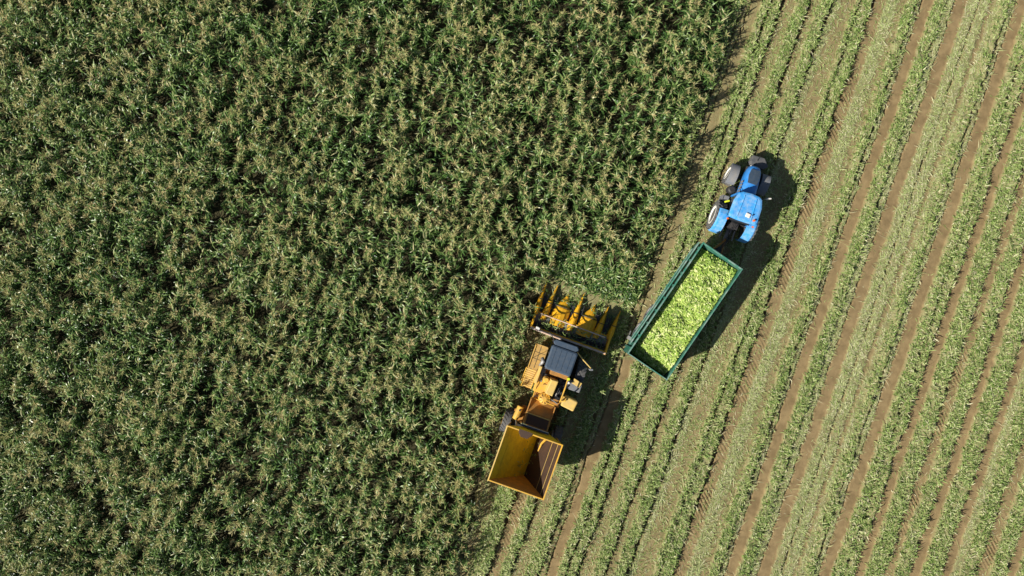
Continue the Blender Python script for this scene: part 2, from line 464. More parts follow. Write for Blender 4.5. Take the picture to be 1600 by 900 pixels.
# ------------------------------------------------------------------ leaf litter and cut stubble on the harvested ground
def litter():
    N = 480000
    X = rng.uniform(-4, 35.5, N); Y = rng.uniform(-20, 20, N)
    ok = ~is_corn(X, Y)
    X = X[ok]; Y = Y[ok]
    z, lt, k = surf(X, Y)
    u = row_u(X, Y); f = front_limit(X, Y)
    ahead = (f > -3) & (f < 1.6) & (u > U_SOUTH) & (u < U(1000))
    k = np.where(ahead & (k != 'G'), 'R', k)
    cl = fbm(X*1.3, Y*1.3, 141, 3)
    D = {'S': .006, 'R': .27, 'r': .15, 'D': .02, 'G': .95, 'P': .8, 'T': .1}
    dens = np.array([D[a] for a in ('S', 'R', 'r', 'G', 'P', 'T', 'D')])
    idx = {a: i for i, a in enumerate(('S', 'R', 'r', 'G', 'P', 'T', 'D'))}
    ki = np.vectorize(idx.get)(k)
    vv = X*ROWD[0]+Y*ROWD[1]
    d_ = dens[ki]*np.clip(.1+1.9*cl, .25, 1.4)*np.where(ki == 3, np.clip(1.9*fbm(u*1.3, vv*1.1, 191, 3)-.05, .35, 1.1), np.clip(.1+1.8*fbm(u*2.2, vv*.5, 161, 3), .3, 1.3))
    d_ = d_*np.where(ahead, .55, 1)
    s = rng.random(len(X)) < d_
    X, Y, z, ki, cl, u = X[s], Y[s], z[s], ki[s], cl[s], u[s]
    n = len(X)
    G = ki == 3; Pm = ki == 4
    ln = np.where(G, rng.uniform(.1, .34, n), rng.gamma(2.2, .06, n)+.05)
    wd = np.where(G, rng.uniform(.03, .075, n), rng.uniform(.02, .05, n))
    e0 = np.where(G, rng.uniform(-.1, 1.0, n), rng.uniform(0, .35, n))
    dr = np.where(G, rng.uniform(.3, 2.0, n), rng.uniform(0, .7, n))
    z = z+np.where(G, rng.uniform(0, .07, n), .01)
    pale = np.clip((u-U(1200))/18, 0, 1)*.12
    tn = np.clip(np.where(G, rng.normal(.47, .3, n), np.where(Pm, rng.normal(.78, .2, n), rng.normal(.66, .22, n)))+pale*.4, 0, 1)
    azl = rng.uniform(0, 6.28, n)
    stalk = (rng.random(n) < .022)                     # flattened cut stalks, mostly along the rows
    ln = np.where(stalk, rng.uniform(.35, .8, n), ln); wd = np.where(stalk, .028, wd); e0 = np.where(stalk, .03, e0); dr = np.where(stalk, 0, dr)
    z = np.where(stalk, z+.05, z); tn = np.where(stalk, rng.uniform(.7, 1, n), tn); azl = np.where(stalk, 1.24+rng.normal(0, .7, n), azl)
    v, q, t = strips(np.column_stack([X, Y, z]), azl, ln, wd, e0, dr, 2, tn, roll=rng.normal(0, .4, n), midw=1.)
    me = np_mesh('leaf_litter', v, q, [M['litter']], tint=t)
    o = bpy.data.objects.new('leaf_litter', me); col.objects.link(o)
    tag(o, 'chopped pale green maize leaves strewn in rows over the harvested ground', 'leaf litter', kind='stuff')
    print('litter', n)
litter()

def stubble():
    pts = []
    for uu in np.arange(U(860), 48, .75):
        y = np.arange(-20, 20, .2); x = xof(np.full_like(y, uu), y)+rng.normal(0, .04, len(y))
        pts.append(np.column_stack([x, y+rng.normal(0, .05, len(y))]))
    p = np.concatenate(pts)
    p = p[(p[:, 0] < 36) & ~is_corn(p[:, 0], p[:, 1])]
    z, lt, k = surf(p[:, 0], p[:, 1])
    ok = (k != 'S') & (k != 'T') & (k != 'D') & (rng.random(len(p)) < .6)
    p = p[ok]; z = z[ok]; n = len(p)
    parts = []
    la = rng.uniform(0, 6.28, n)
    for a in (0, 1.57):
        v, q, t = strips(np.column_stack([p, z]), la, rng.uniform(.12, .26, n), np.full(n, .03), rng.uniform(.9, 1.57, n), np.zeros(n), 1, rng.uniform(.4, .95, n), roll=np.full(n, a), tipw=1.4)
        parts.append((v, q, t, 0))
    v, q, t, mi = join(parts)
    o = bpy.data.objects.new('maize_stubble', np_mesh('maize_stubble', v, q, [M['litter']], mi, t)); col.objects.link(o)
    tag(o, 'short cut maize stalks left standing in rows', 'stubble', kind='stuff')
stubble()

# ------------------------------------------------------------------ wheels
def wheel(parent, x, y, r, w, rim_mat, steer=0, side=1, rim_r=.6):
    """wheel part > tyre with lugs, rim"""
    root = empty('wheel', (0, 0, 0)); root.parent = parent
    root.location = (x, y, r); root.rotation_euler = (0, 0, steer)
    b = MB(); ri = r*rim_r; h = w/2
    b.lathe_x([(-h*.72, ri), (-h*.95, ri*1.12), (-h, r*.8), (-h*.88, r*.95), (-h*.45, r*.97), (h*.45, r*.97), (h*.88, r*.95), (h, r*.8), (h*.95, ri*1.12), (h*.72, ri)], 0, 0, 0, 40)
    nl = 22
    for i in range(nl):
        for s in (-1, 1):
            a = 2*math.pi*(i+(.5 if s > 0 else 0))/nl
            lo = []; hi = []
            for xx, da in ((.02*s, .10), (h*.96*s, -.10)):
                for dd in (-.045, .045):
                    lo.append((xx, a+da+dd, r*.95)); hi.append((xx, a+da+dd, r*1.0))
            order = (0, 1, 3, 2)
            cv = lambda p: (p[0], p[2]*math.cos(p[1]), p[2]*math.sin(p[1]))
            b.hexa([cv(lo[j]) for j in order], [cv(hi[j]) for j in order])
    b.build('tyre', M['tyre'], root)
    b = MB()
    b.lathe_x([(-h*.7, ri*1.0), (h*.96, ri*1.1), (h*.99, ri*.98), (h*.6, ri*.85), (h*.5, ri*.35), (h*.7, ri*.3), (h*.7, .02)] if side > 0 else
              [(-h*.7, .02), (-h*.7, ri*.3), (-h*.5, ri*.35), (-h*.6, ri*.85), (-h*.99, ri*.98), (-h*.96, ri*1.1), (h*.7, ri)], 0, 0, 0, 28)
    b.build('rim', rim_mat, root)
    return root

# ------------------------------------------------------------------ corn harvester
def harvester():
    root = empty('corn_harvester', (2.614, -5.689, 0), -R(19.5))
    tag(root, 'yellow corn harvester with pointed header, slate cab roof and empty hopper at the crop edge', 'harvester')
    # --- header
    hd = MB()
    hd.box(-2.5, 2.3, 2.62, 2.74, .45, 1.08)                       # rear sheet
    hd.hexa([(-2.5, 2.74, .35), (2.3, 2.74, .35), (2.3, 3.7, .35), (-2.5, 3.7, .35)], [(-2.5, 2.74, .5), (2.3, 2.74, .5), (2.3, 3.7, .62), (-2.5, 3.7, .62)])
    header = hd.build('corn_header', M['amber'], root, .01)
    b = MB(); b.box(-2.5, 2.3, 2.57, 2.68, 1.09, 1.16); b.build('top_beam', M['pipe'], header, .01)
    # end sheets
    for sx in (-2.5, 2.28):
        b = MB()
        b.hexa([(sx-.05, 2.55, .3), (sx+.07, 2.55, .3), (sx+.07, 3.75, .3), (sx-.05, 3.75, .3)], [(sx-.05, 2.55, 1.12), (sx+.07, 2.55, 1.12), (sx+.07, 3.75, .98), (sx-.05, 3.75, .98)])
        b.build('end_sheet', M['amber'], header, .02)
    # dark trough with auger
    b = MB(); b.box(-2.42, 2.2, 2.76, 3.62, .56, .62); b.build('trough', M['grey'], header)
    b = MB(); b.tube([(-2.4, 2.98, .74), (2.2, 2.98, .74)], .08, 12)
    for s in (-1, 1):
        for k in range(9):
            xx = -.1+s*(.2+k*.24)
            r_ = [(xx+.02*math.sin(t), 2.98+.17*math.cos(t), .74+.17*math.sin(t)) for t in [2*math.pi*j/14 for j in range(14)]]
            r2 = [(p[0]+.025, p[1], p[2]) for p in r_]
            b.hexa(r_, r2)
    b.build('auger', M['black'], header)
    # snouts: (tip x, tip y, base x, base y, half width, height, kind)
    def snout(tx, ty, bx, by, hw, zt, shoulder, hump):
        b = MB()
        def ring(t, w, z):
            cx = tx+(bx-tx)*t; cy = ty+(by-ty)*t; zb = .12+.30*t
            pr = [(-1, 0), (-.82, .55), (-.4, .92), (0, 1), (.4, .92), (.82, .55), (1, 0)]
            return [(cx+p[0]*w, cy, zb+(z-zb)*p[1]) for p in pr]
        rings = [ring(0, .018, .17), ring(.15, hw*.28*(1 if shoulder else .9), .30)]
        if shoulder: rings += [ring(.42, hw*.9, .58), ring(.46, hw, .64), ring(.8, hw, zt*.93), ring(1, hw*.9, zt)]
        else: rings += [ring(.5, hw*.72, .62), ring(.8, hw, zt*.9), ring(1, hw*.8, zt)]
        b.loft(rings)
        o = b.build('snout', M['amber'], header, .006)
        o.data.polygons.foreach_set('use_smooth', [False]*len(o.data.polygons))
        c = MB()                                                  # hinge seam strip across the snout
        tt = .43 if shoulder else .55
        cx = tx+(bx-tx)*tt; cy = ty+(by-ty)*tt; wv = hw*(.95 if shoulder else .8)
        zz = .63 if shoulder else .67
        c.hexa([(cx-wv, cy, zz-.22), (cx-wv*.4, cy, zz), (cx+wv*.4, cy, zz), (cx+wv, cy, zz-.22)], [(cx-wv, cy+.035, zz-.2), (cx-wv*.4, cy+.035, zz+.015), (cx+wv*.4, cy+.035, zz+.015), (cx+wv, cy+.035, zz-.2)])
        c.build('hinge_strip', M['black'], o)
    snout(-2.44, 5.6, -2.48, 3.5, .19, 1.0, False, 0)
    snout(-1.72, 5.65, -1.95, 3.3, .24, .92, False, 0)
    snout(-.91, 5.3, -1.05, 3.2, .58, .92, True, 0)
    snout(.0, 5.68, -.2, 3.2, .27, .92, False, 0)
    snout(.86, 5.24, .68, 3.15, .58, .92, True, 0)
    snout(1.68, 5.4, 1.46, 3.3, .25, .92, False, 0)
    snout(2.46, 5.4, 2.26, 3.5, .19, 1.0, False, 0)
    # dark row units in the gaps
    for cx in (-2.2, -1.6, -.46, .1, 1.2, 1.9):
        b = MB(); b.box(cx-.09, cx+.09, 3.65, 4.7, .28, .4); b.box(cx-.14, cx-.1, 3.65, 4.9, .36, .46); b.box(cx+.1, cx+.14, 3.65, 4.9, .36, .46)
        b.build('row_unit', M['black'], header)
    b = MB(); b.tube([(-2.2, 3.62, 1.22), (1.95, 3.55, 1.22)], .035, 8)
    for xx in (-2.1, -.2, 1.85): b.tube([(xx, 3.6, 1.2), (xx, 3.5, .95), (xx, 3.45, .6)], .02, 6)
    b.build('guard_bar', M['pipe'], header)
    b = MB(); b.tube([(-2.35, 2.6, 1.2), (-.5, 2.55, 1.22)], .05, 8); b.build('hydraulic_pipe', M['pipe'], header)
    b = MB(); b.box(-2.2, -1.95, 2.55, 2.8, 1.1, 1.22); b.build('gearbox', M['white'], header, .02)
    # --- feeder house
    b = MB(); b.hexa([(-.85, 2.62, .4), (.45, 2.62, .4), (.4, .9, .9), (-.8, .9, .9)], [(-.85, 2.62, 1.0), (.45, 2.62, 1.0), (.4, .9, 1.75), (-.8, .9, 1.75)])
    b.build('feeder_house', M['black'], root, .03)
    # --- body
    b = MB()
    b.box(-.95, .6, -1.3, 1.0, .95, 2.05)
    b.box(-.75, .35, -6.0, -1.3, .75, 1.05)
    b.build('chassis', M['deck'], root, .03)
    for ya in (.9, -3.3):
        b = MB(); b.box(-1.9, 1.3, ya-.15, ya+.15, .75, 1.05); b.build('axle', M['black'], root, .02)
    # --- cab
    cab = MB()
    cab.hexa([(-.98, .85, 1.7), (.38, .85, 1.7), (.4, 2.35, 1.7), (-1.0, 2.35, 1.7)], [(-.98, .9, 3.3), (.36, .9, 3.3), (.38, 2.4, 3.3), (-1.0, 2.4, 3.3)])
    cabo = cab.build('cab', M['glass'], root, .02)
    for (xx, yy) in ((-1.0, .88), (.37, .88), (-1.0, 2.36), (.37, 2.36), (.37, 1.6), (-1.0, 1.6)):
        b = MB(); b.box(xx-.04, xx+.04, yy-.04, yy+.04, 1.7, 3.32); b.build('pillar', M['black'], cabo)
    b = MB()
    def rr(x0, x1, y0, y1, z, c): return [(x0+c, y0, z), (x1-c, y0, z), (x1, y0+c, z), (x1, y1-c, z), (x1-c, y1, z), (x0+c, y1, z), (x0, y1-c, z), (x0, y0+c, z)]
    b.loft([rr(-1.09, .45, .82, 2.2, 3.3, .06), rr(-1.11, .47, .80, 2.22, 3.36, .08), rr(-1.1, .46, .81, 2.21, 3.43, .08), rr(-1.02, .38, .89, 2.13, 3.47, .06)])
    roof = b.build('roof', M['slate'], cabo, .01)
    b = MB()
    b.loft([rr(-1.06, .42, 2.245, 2.56, 3.26, .1), rr(-1.08, .44, 2.245, 2.58, 3.33, .12), rr(-1.04, .4, 2.255, 2.54, 3.38, .12)])
    b.build('visor', M['slate'], cabo, .01)
    b = MB()
    for xx in (-.82, -.5, -.18, .14): b.box(xx-.012, xx+.012, .95, 2.08, 3.471, 3.488)
    b.build('roof_rib', M['slate'], roof)
    b = MB(); b.box(-1.08, .44, .785, .80, 3.38, 3.42); b.build('rear_trim', M['steel'], roof)
    # mirror arms
    b = MB(); b.tube([(.42, 2.25, 3.1), (.9, 1.95, 2.95), (1.52, 1.62, 2.85)], .035, 8); mo = b.build('mirror_arm', M['cream'], cabo)
    b = MB(); b.box(1.44, 1.66, 1.5, 1.6, 2.55, 2.95, rz=.3); b.build('mirror', M['grey'], mo, .02)
    b = MB(); b.tube([(-1.0, 2.4, 3.1), (-1.35, 2.75, 3.0)], .02, 8); m2 = b.build('mirror_arm', M['black'], cabo)
    b = MB(); b.box(-1.46, -1.3, 2.72, 2.78, 2.7, 3.0, rz=-.3); b.build('mirror', M['black'], m2, .02)
    # --- walkway, steps, rails on the left
    b = MB(); b.box(-1.9, -1.12, .35, 1.85, 1.78, 1.84); b.box(-1.92, -1.87, .35, 1.87, 1.84, 1.92); b.box(-1.9, -1.12, 1.83, 1.88, 1.84, 1.92)
    wk = b.build('walkway', M['tan'], root, .006)
    b = MB(); b.box(-1.56, -1.53, .4, 1.8, 1.842, 1.85); b.box(-1.85, -1.15, .98, 1.0, 1.842, 1.85); b.box(-1.85, -1.15, 1.38, 1.4, 1.842, 1.85); b.build('panel_seam', M['black'], wk)
    b = MB()
    for k in range(9):
        y1 = .30-k*.135; z = 1.76-k*.075
        b.box(-1.95, -1.28, y1-.085, y1, z-.03, z)
    b.build('steps', M['cream'], wk)
    b = MB(); b.hexa([(-1.95, -.92, .90), (-1.28, -.92, .90), (-1.28, .34, 1.60), (-1.95, .34, 1.60)], [(-1.95, -.92, .93), (-1.28, -.92, .93), (-1.28, .34, 1.63), (-1.95, .34, 1.63)]); b.build('step_backing', M['deck'], wk)
    b = MB()
    b.hexa([(-1.99, -.92, .98), (-1.955, -.92, .98), (-1.955, .34, 1.68), (-1.99, .34, 1.68)], [(-1.99, -.92, 1.14), (-1.955, -.92, 1.14), (-1.955, .34, 1.86), (-1.99, .34, 1.86)])
    b.hexa([(-1.28, -.92, .98), (-1.245, -.92, .98), (-1.245, .34, 1.68), (-1.28, .34, 1.68)], [(-1.28, -.92, 1.14), (-1.245, -.92, 1.14), (-1.245, .34, 1.86), (-1.28, .34, 1.86)])
    b.build('stringer', M['yellow'], wk)
    b = MB()
    b.tube([(-1.9, 1.83, 1.8), (-1.92, 1.83, 2.75), (-1.93, .1, 2.75), (-1.93, -.8, 2.05), (-1.93, -.8, 1.1)], .018, 6)
    b.tube([(-1.9, .9, 1.8), (-1.92, .9, 2.75)], .016, 6)
    b.build('railing', M['yellow'], wk)
    b = MB(); b.box(-1.3, -1.16, -.3, .75, 2.05, 2.75); b.build('side_panel', M['cream'], root, .02)
    b = MB(); b.box(-1.14, -.86, -.15, .7, 1.9, 2.4); b.build('air_box', M['grey'], root, .03)
    b = MB(); b.tube([(-1.28, .75, 2.3), (-1.2, 1.05, 2.5), (-1.32, 1.22, 2.4)], [.1, .13, .1], 10); b.build('fire_bottle', M['steel'], root, smooth=True)
    # --- engine bay
    b = MB(); b.hexa([(-.55, -.68, 2.2), (.0, -.68, 2.2), (.0, .32, 2.2), (-.55, .32, 2.2)], [(-.5, -.62, 2.98), (-.06, -.66, 2.92), (-.02, .28, 3.0), (-.44, .26, 3.05)])
    b.build('air_filter_housing', M['cream'], root, .04)
    b = MB(); b.tube([(-.7, .12, 2.2), (-.7, .12, 2.62), (-.69, .1, 2.78)], [.2, .2, .13], 16); b.build('pre_cleaner', M['yellow'], root, .01, label='pale yellow round air cleaner')
    b = MB(); b.box(-1.2, -.5, -.78, .0, 2.0, 2.38); b.build('engine_cover', M['yellow'], root, .04)
    b = MB(); b.tube([(-.42, -.98, 2.1), (-.42, -.98, 2.7)], [.36, .34], 20)
    b.tube([(-.42, -.98, 2.7), (-.42, -.98, 2.78)], [.3, .12], 20)
    fan = b.build('rotary_screen', M['yellow'], root, .015)
    b = MB()
    for k in range(10):
        a = k*math.pi/5; b.box(-.42+.2*math.cos(a)-.11, -.42+.2*math.cos(a)+.11, -.98+.2*math.sin(a)-.012, -.98+.2*math.sin(a)+.012, 2.74, 2.775, rz=a)
    b.build('screen_ribs', M['deck'], fan)
    b = MB(); b.box(.02, .5, -.85, .8, 1.9, 2.25)
    for k in range(5): b.box(.06, .46, -.75+k*.3, -.6+k*.3, 2.25, 2.4)
    b.tube([(.1, -.8, 2.4), (.3, -.3, 2.55), (.12, .2, 2.5), (.36, .75, 2.35)], .04, 8)
    b.tube([(.38, -.75, 2.45), (.05, -.45, 2.5), (.25, .1, 2.6)], .03, 8)
    b.tube([(-.1, -.9, 2.5), (.3, -1.0, 2.45), (.55, -.8, 2.4)], .035, 8)
    b.build('engine', M['black'], root, .01)
    b = MB(); b.tube([(-.2, -.88, 2.62), (.1, -.9, 2.6), (.4, -1.02, 2.5)], .03, 8); b.tube([(.15, -.6, 2.55), (.18, -.1, 2.6)], .03, 8); b.build('coolant_pipe', M['steel'], root)
    b = MB()
    for k in range(7):
        ax, ay = -1.0+.22*k, -1.1+.27*((k*3) % 7)
        b.tube([(ax, ay, 2.15), (ax+.06, ay+.1, 2.5), (ax+.3, ay+.16, 2.48), (ax+.34, ay+.3, 2.2)], .025, 6)
    b.build('hose', M['black'], root)
    b = MB(); b.box(-.95, -.62, .1, .4, 2.1, 2.42); b.tube([(.1, .35, 2.3), (.1, .35, 2.62)], .09, 12); b.build('engine_fitting', M['black'], root, .01)
    b = MB(); b.tube([(-1.05, -1.22, 2.15), (.3, -1.22, 2.3)], .03, 6); b.tube([(-1.05, -1.22, 2.15), (-1.1, -.4, 2.5), (-1.12, .3, 2.6)], .025, 6); b.build('hand_rail', M['yellow'], root)
    b = MB(); b.box(-.62, .45, .5, .78, 2.0, 2.75); b.build('cab_rear_panel', M['deck'], root, .03)
    b = MB(); b.tube([(.46, .62, 2.2), (.46, .62, 2.95), (.47, .1, 3.0), (.47, -.7, 2.95), (.5, -.85, 2.6)], .045, 8); ex = b.build('exhaust_arm', M['yellow'], root)
    b = MB(); b.tube([(.46, .62, 2.95), (.46, .62, 3.16)], .08, 12); b.build('cap', M['lime'], ex)
    b = MB(); b.box(.62, 1.48, -.05, .5, 1.5, 2.05); b.build('battery_box', M['grey'], root, .04)
    b = MB(); b.box(.86, 1.4, .3, .62, 2.06, 2.12, rz=-.25); b.build('box_lid', M['cream'], root, .01)
    b = MB(); b.box(.66, 1.5, -1.12, -.48, 1.55, 2.4, rz=-.12); b.build('fuel_tank', M['cream'], root, .07)
    b = MB(); b.tube([(.56, -.82, 2.42), (.78, -.7, 2.5), (.78, -.45, 2.45)], .05, 8); b.box(.56, .72, -.72, -.5, 2.3, 2.46); b.build('filler_pipe', M['yellow'], root)
    b = MB(); b.tube([(.6, .3, 2.2), (.6, .3, 2.35)], .11, 14); b.build('reservoir', M['white'], root)
    # --- elevator to the tank
    b = MB(); b.hexa([(-1.1, -2.02, 1.75), (.36, -2.02, 1.75), (.36, -1.25, 1.55), (-1.1, -1.25, 1.55)], [(-1.1, -2.02, 2.5), (.36, -2.02, 2.5), (.36, -1.25, 2.1), (-1.1, -1.25, 2.1)])
    b.box(-1.14, -1.09, -2.02, -1.25, 2.2, 2.5); b.box(.35, .4, -2.02, -1.25, 2.2, 2.5)
    b.build('elevator_deck', M['deck'], root, .02)
    b = MB(); b.hexa([(-1.12, -2.72, 2.0), (.38, -2.72, 2.0), (.38, -2.04, 1.8), (-1.12, -2.04, 1.8)], [(-1.12, -2.72, 2.78), (.38, -2.72, 2.78), (.38, -2.04, 2.52), (-1.12, -2.04, 2.52)])
    sp = b.build('spout', M['deck'], root, .02)
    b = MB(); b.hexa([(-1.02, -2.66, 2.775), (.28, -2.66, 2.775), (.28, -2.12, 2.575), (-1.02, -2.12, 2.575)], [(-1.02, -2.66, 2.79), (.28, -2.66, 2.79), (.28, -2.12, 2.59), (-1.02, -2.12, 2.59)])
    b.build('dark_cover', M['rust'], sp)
    b = MB(); b.box(-1.2, .48, -2.87, -2.77, 2.75, 2.84); b.build('cross_bar', M['slate'], sp, .01)
    b = MB(); b.box(-1.18, .46, -2.76, -2.73, 2.8, 2.83); b.build('edge_strip', M['white'], sp)
    b = MB(); b.box(-1.1, .3, -2.1, -2.05, 2.53, 2.56); b.build('edge_strip', M['cream'], sp)
    # --- hopper
    rim = 3.75
    x0, x1, y0, y1 = -2.0, 1.32, -6.22, -2.98
    th = .05
    b = MB()                                                       # outer shell, four sloped walls
    def slab(a, b_, c, d_, off):
        lo = [Vector(p) for p in (a, b_, c, d_)]; hi = [p+Vector(off) for p in lo]; b.hexa(lo, hi)
    slab((x0, y0, rim), (x0, y1, rim), (-1.75, y1, 2.2), (-1.75, y0, 2.2), (-.03, 0, -.02))
    slab((x1, y0, rim), (x1, y1, rim), (1.05, y1, 2.0), (1.05, y0, 2.0), (.03, 0, -.02))
    slab((x0, y0, rim), (x1, y0, rim), (1.0, y0+.1, 1.4), (-1.6, y0+.1, 1.4), (0, -.03, -.02))
    tank = b.build('hopper', M['yellow'], root)
    # inner plates
    vx = .12; vz = 1.05
    b = MB(); b.hexa([(x0, y0+.02, rim-.02), (x0, y1-.02, rim-.02), (vx, y1-.02, vz), (vx, y0+.02, vz)], [(x0, y0+.02, rim-.08), (x0, y1-.02, rim-.08), (vx, y1-.02, vz-.06), (vx, y0+.02, vz-.06)])
    b.build('sloping_floor', M['tankin'], tank)
    b = MB()
    for k in range(4):
        f0 = .2+.2*k; xx = x0+(vx-x0)*f0; zz = rim+(vz-rim)*f0
        b.box(xx-.008, xx+.008, y0+.05, y1-.05, zz-.01, zz+.004)
    b.build('weld_seam', M['tankin'], tank)
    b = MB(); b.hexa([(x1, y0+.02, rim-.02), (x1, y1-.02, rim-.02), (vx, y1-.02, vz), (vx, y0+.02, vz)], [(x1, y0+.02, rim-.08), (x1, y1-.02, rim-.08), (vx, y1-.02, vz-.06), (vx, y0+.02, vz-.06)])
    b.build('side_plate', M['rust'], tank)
    for f0 in (.16, .38):
        xx = x1+(vx-x1)*f0; zz = rim+(vz-rim)*f0
        b = MB(); b.box(xx-.009, xx+.009, y0+.1, y1-.1, zz-.01, zz+.03); b.build('rib', M['cream'], tank)
    b = MB(); b.hexa([(x0, y1, rim), (x1, y1, rim), (vx+.05, y1, vz-.05), (vx-.05, y1, vz-.05)], [(x0, y1+.04, rim), (x1, y1+.04, rim), (vx+.05, y1+.04, vz-.05), (vx-.05, y1+.04, vz-.05)])
    b.build('front_plate', M['tankin'], tank)
    b = MB(); b.hexa([(x0, y0, rim), (x1, y0, rim), (vx+.1, y0+.2, vz-.03), (vx-.3, y0+.2, vz-.03)], [(x0, y0+.03, rim), (x1, y0+.03, rim), (vx+.1, y0+.23, vz), (vx-.3, y0+.23, vz)])
    b.build('rear_plate', M['deck'], tank)
    b = MB(); b.tube([(.32, -3.02, 3.6), (.36, -3.6, 2.1), (.37, -4.2, 1.6)], [.07, .06, .04], 8); b.build('brace', M['yellow'], tank)
    for (a, c) in (((x0-.035, x0+.035), (y0-.05, y1+.05)), ((x1-.035, x1+.035), (y0-.05, y1+.05)), ((x0+.037, x1-.037), (y0-.04, y0+.03)), ((x0+.037, x1-.037), (y1-.025, y1+.05))):
        b = MB(); b.box(a[0], a[1], c[0], c[1], rim-.06, rim+.04); b.build('rim_rail', M['cream'] if a[1] < -1 else M['yellow'], tank, .01)
    b = MB(); b.hexa([(-1.3, y1-.06, rim+.06), (-.5, y1-.06, rim+.06), (-.7, y1-.32, rim+.02), (-1.1, y1-.32, rim+.02)], [(-1.3, y1+.1, rim+.1), (-.5, y1+.1, rim+.1), (-.7, y1-.3, rim+.05), (-1.1, y1-.3, rim+.05)])
    b.build('spout_lip', M['rust'], tank)
    for xx in (-1.5, .9):
        b = MB(); b.tube([(xx, -2.85, 1.0), (xx*.9, -3.2, 2.2)], .06, 8); b.build('lift_ram', M['steel'], tank)
    # --- left rear drum
    b = MB(); b.tube([(-1.5, -2.0, 1.75), (-1.55, -2.55, 1.75), (-1.6, -2.82, 1.75)], [.2, .2, .17], 14); dr = b.build('hydraulic_tank', M['yellow'], root, .01)
    b = MB(); b.tube([(-1.5, -2.2, 1.93), (-1.5, -2.2, 1.99)], .06, 10); b.build('cap', M['black'], dr)
    b = MB(); b.box(-1.78, -1.1, -2.4, -2.25, 1.5, 1.6); b.box(-1.4, -1.05, -2.95, -1.9, 1.4, 1.5); b.build('tank_bracket', M['deck'], root, .01)
    wheel(root, -1.5, .9, .92, .6, M['yellow'], 0, -1)
    wheel(root, 1.2, .9, .92, .6, M['yellow'], 0, 1)
    wheel(root, -2.0, -3.15, .82, .5, M['yellow'], 0, -1)
    wheel(root, 1.2, -3.3, .82, .5, M['yellow'], 0, 1)
harvester()

def scraps(name, label, loc, rz, n, region, matl, size):
    x0, x1, y0, y1, zf = region
    x = rng.uniform(x0, x1, n); y = rng.uniform(y0, y1, n)
    v, q, t = strips(np.column_stack([x, y, zf(x, y)]), rng.uniform(0, 6.28, n), rng.uniform(.5, 1, n)*size, rng.uniform(.03, .06, n), rng.uniform(0, .5, n), rng.uniform(.2, 1.2, n), 2, np.clip(rng.normal(.45, .25, n), 0, 1), roll=rng.normal(0, .5, n))
    o = bpy.data.objects.new(name, np_mesh(name, v, q, [matl], tint=t)); col.objects.link(o)
    o.location = loc; o.rotation_euler = (0, 0, rz)
    tag(o, label, 'leaf scraps', kind='stuff')
HL = (2.614, -5.689, 0); HR = -R(19.5)
scraps('leaf_scraps', 'torn green leaves caught across the trough and frame of the yellow header', HL, HR, 230, (-2.3, 2.1, 2.6, 3.6, lambda x, y: .66+.3*np.abs(np.sin(9*x+4*y))), M['litter'], .4)
scraps('leaf_scraps', 'dry leaf scraps lying at the bottom of the empty yellow hopper', HL, HR, 45, (-.5, .5, -6.0, -3.2, lambda x, y: 1.15+np.abs(x-.1)*1.4), M['litter'], .25)
scraps('leaf_scraps', 'torn maize leaves lying between the pointed snouts of the yellow header', HL, HR, 260, (-2.3, 2.3, 3.6, 5.0, lambda x, y: .3+.12*np.sin(7*x+3*y)), M['leaf'], .5)

